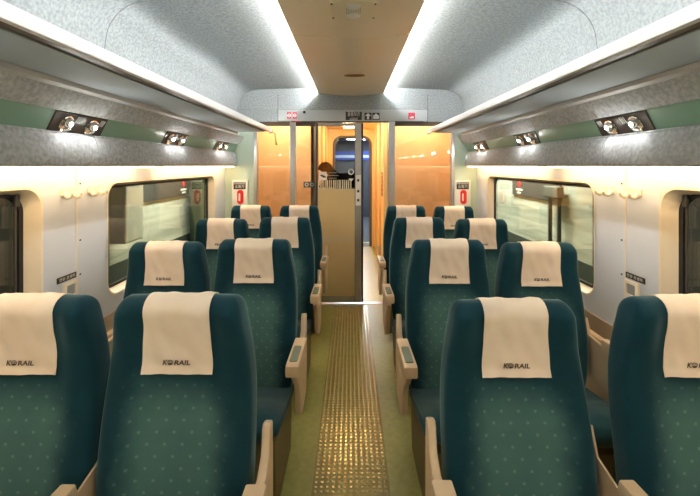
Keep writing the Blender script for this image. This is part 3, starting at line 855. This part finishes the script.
def make_seat(name, sgn, aisle):
    """sgn: direction (+1/-1 in x) in which the aisle lies from the seat; aisle: aisle seat or window seat"""
    t = thing(name, '', 'seat'); t['group'] = 'teal passenger seats'
    backrest_mesh(t); cover_mesh(t, 3 if aisle else 5); cushion_mesh(t)
    # plastic shell behind the backrest
    mb = MB(); rows = []
    for q in range(15):
        z = .42+(1.02-.42)*q/14; hw, hd, yc = section(z); rows.append([(-.9*hw+1.8*hw*i/10, yc+hd+.004+.006*(1-(2*i/10-1)**2)+.128, z-ZP) for i in range(11)])
    mb.sheet(rows, M['beige_dark']); bmesh.ops.recalc_face_normals(mb.b, faces=mb.b.faces[:])
    bmesh.ops.solidify(mb.b, geom=mb.b.faces[:], thickness=.006)
    o = mb.build('back_shell', t, True, 40); o.location = (0, -.128, ZP)
    # base under the cushion and pedestal to the floor
    mb = MB(); mb.box(-.188, .188, -.40, -.04, .20, .262, M['shroud'], .012); mb.build('seat_base', t, True, 40)
    mb = MB(); mb.prism([(-.38, .0), (-.06, .0), (-.08, .20), (-.36, .20)], 'x', -.15, .15, M['shroud'], .01); mb.build('pedestal', t)
    for q in (-1, 1):
        mb = MB(); mb.prism([(-.455, .345), (-.43, .05), (-.40, .0), (-.02, .0), (.02, .27), (-.04, .27), (-.30, .305)], 'x', q*.198-.008, q*.198+.008, M['shroud'], .003); mb.build('side_shroud', t)
    if aisle:
        a = sgn*.276; side_panel(t, a-.014-.005*sgn, a+.014-.005*sgn); armrest(t, a, .060)
        b = -sgn*.2475; armrest(t, b, .046)
        mb = MB(); mb.prism([(.05, .69), (.02, .70), (-.01, .62), (-.10, .60), (-.16, .55), (-.12, .40), (.03, .40)], 'x', b-.0035, b+.0035, M['beige'], .001); mb.build('arm_bracket', t)
    else:
        a = -sgn*.258; armrest(t, a, .036)
        mb = MB(); mb.prism([(.05, .69), (.02, .70), (-.01, .62), (-.20, .60), (-.26, .55), (-.20, .40), (.03, .40)], 'x', a-.008, a+.008, M['beige'], .002); mb.build('arm_bracket', t)
    return t

def dup(root):
    r = root.copy(); COL.objects.link(r)
    for ch in list(root.children):
        c = ch.copy(); COL.objects.link(c); c.parent = r
        for g in list(ch.children):
            d = g.copy(); COL.objects.link(d); d.parent = c
    return r

ROWN = ('in the nearest row', 'in the second row from the camera', 'in the third row', 'in the last row by the glass')
SEATS = {  # x, cover y, recline in degrees, how far the backrest is let down
    (-1, True): [(-.541, 1.195, 0, .004), (-.535, 2.10, 0, 0), (-.523, 3.00, 0, 0), (-.530, 3.90, 0, 0)],
    (-1, False): [(-1.030, 1.20, 0, .008), (-1.030, 2.10, .8, .014), (-1.030, 3.00, 1., .01), (-1.035, 3.92, 0, 0)],
    (1, True): [(.532, 1.21, 2.8, .030), (.538, 2.09, 0, 0), (.540, 3.00, .5, 0), (.565, 3.90, 0, 0)],
    (1, False): [(1.072, 1.175, .6, .004), (1.045, 2.085, 1.2, .014), (1.040, 3.0, 1.2, .01), (1.064, 3.90, 1.6, .004)],
}
for (side, aisle), spots in SEATS.items():
    proto = None
    for i, (x, y, rec, low) in enumerate(spots):
        if proto is None: t = proto = make_seat('passenger_seat', -side, aisle)
        else: t = dup(proto)
        t.location = (x, y, 0)
        for ch in t.children:
            if ch.name.split('.')[0] in ('backrest', 'headrest_cover', 'back_shell'): ch.location.z = ZP-low; ch.rotation_euler = (math.radians(-rec), 0, 0)
        t['label'] = 'teal %s seat with cream headrest cover, %s side, %s' % ('aisle' if aisle else 'window', 'left' if side < 0 else 'right', ROWN[i])

# ============================================================ outside
stn = sroot('exterior_station')
for s_ in (-1, 1):
    X = lambda x: s_*x
    mb = MB(); mb.box(min(X(3.0), X(3.1)), max(X(3.0), X(3.1)), 4.72, 13, .30, 2.6, M['st_wall']); mb.build('station_wall', stn)
    mb = MB(); mb.box(min(X(3.0), X(3.1)), max(X(3.0), X(3.1)), -1, 4.715, .30, 2.6, M['st_sign']); mb.build('unlit_station_wall', stn)  # darker colour stands for the unlit near stretch of the wall
    mb = MB(); mb.box(min(X(1.7), X(3.1)), max(X(1.7), X(3.1)), -1, 13, -.7, -.6, M['st_dark']); mb.build('track_bed', stn)
    mb = MB(); mb.box(min(X(2.98), X(3.1)), max(X(2.98), X(3.1)), -1, 13, -.6, .30, M['st_dark']); mb.build('platform_face', stn)
    mb = MB(); mb.box(min(X(1.6), X(3.1)), max(X(1.6), X(3.1)), -1, 13, 2.6, 2.7, M['st_dark']); mb.build('station_ceiling', stn)
for s_, y0, y1, side in ((-1, 5.2, 7.05, 'left'), (1, 5.4, 7.0, 'right')):  # the second sign models a reflection of the first
    X = lambda x: s_*x
    t = thing('station_sign', 'dark station sign with red dot, %s window' % side, 'sign', (X(2.99), (y0+y1)/2, 1.16), 'station signs'); h = (y1-y0)/2
    mb = MB(); mb.box(-.02, .02, -h, h, -.14, .17, M['st_sign'], .005); mb.build('sign_board', t)
    mb = MB(); mb.lathe([(0, .012), (.05, .01), (.055, 0)], (X(-.02), h-.3, .06), (-s_, 0, 0), M['red'], 18); mb.build('red_dot', t)
    mb = MB(); mb.box(min(X(-.024), X(-.02)), max(X(-.024), X(-.02)), h-.42, h-.18, -.05, -.02, M['sign_white']); mb.box(min(X(-.024), X(-.02)), max(X(-.024), X(-.02)), h-.36, h-.22, -.10, -.075, M['sign_white']); mb.build('pale_bar', t)
mb = MB(); mb.box(-2.9, -2.7, 4.55, 4.95, .6, 2.5, M['st_pale'], .02); tag(mb.build('station_pillar'), 'pale square pillar outside the left window', 'pillar')
mb = MB(); mb.prism(rrect(-2.9, -2.62, 6.75, 7.5, .1, 5), 'z', -.6, 2.5, M['st_green']); tag(mb.build('station_column', None, True, 40), 'dark green column outside the far end of the left window', 'column')
mb = MB(); mb.box(2.86, 2.96, 5.27, 5.66, 1.08, 1.25, M['st_box'], .02); mb.box(2.90, 2.95, 5.33, 5.36, .3, 1.08, M['st_box']); mb.box(2.90, 2.95, 5.57, 5.60, .3, 1.08, M['st_box'])
tag(mb.build('equipment_box'), 'dark equipment box on thin legs outside the right window', 'box')
for s_ in (-1, 1):
    for yy in (6.6, 10.0):
        L_ = bpy.data.lights.new('platform_lamp', 'AREA'); L_.shape = 'RECTANGLE'; L_.size = .25; L_.size_y = 2.2; L_.energy = 85; L_.color = (.95, 1, .92)
        lo = bpy.data.objects.new('platform_lamp', L_); COL.objects.link(lo); lo.location = (s_*2.3, yy, 2.58)

w = bpy.data.worlds.new('world'); S.world = w; w.use_nodes = True
w.node_tree.nodes['Background'].inputs[0].default_value = (.5, .5, .5, 1); w.node_tree.nodes['Background'].inputs[1].default_value = .02
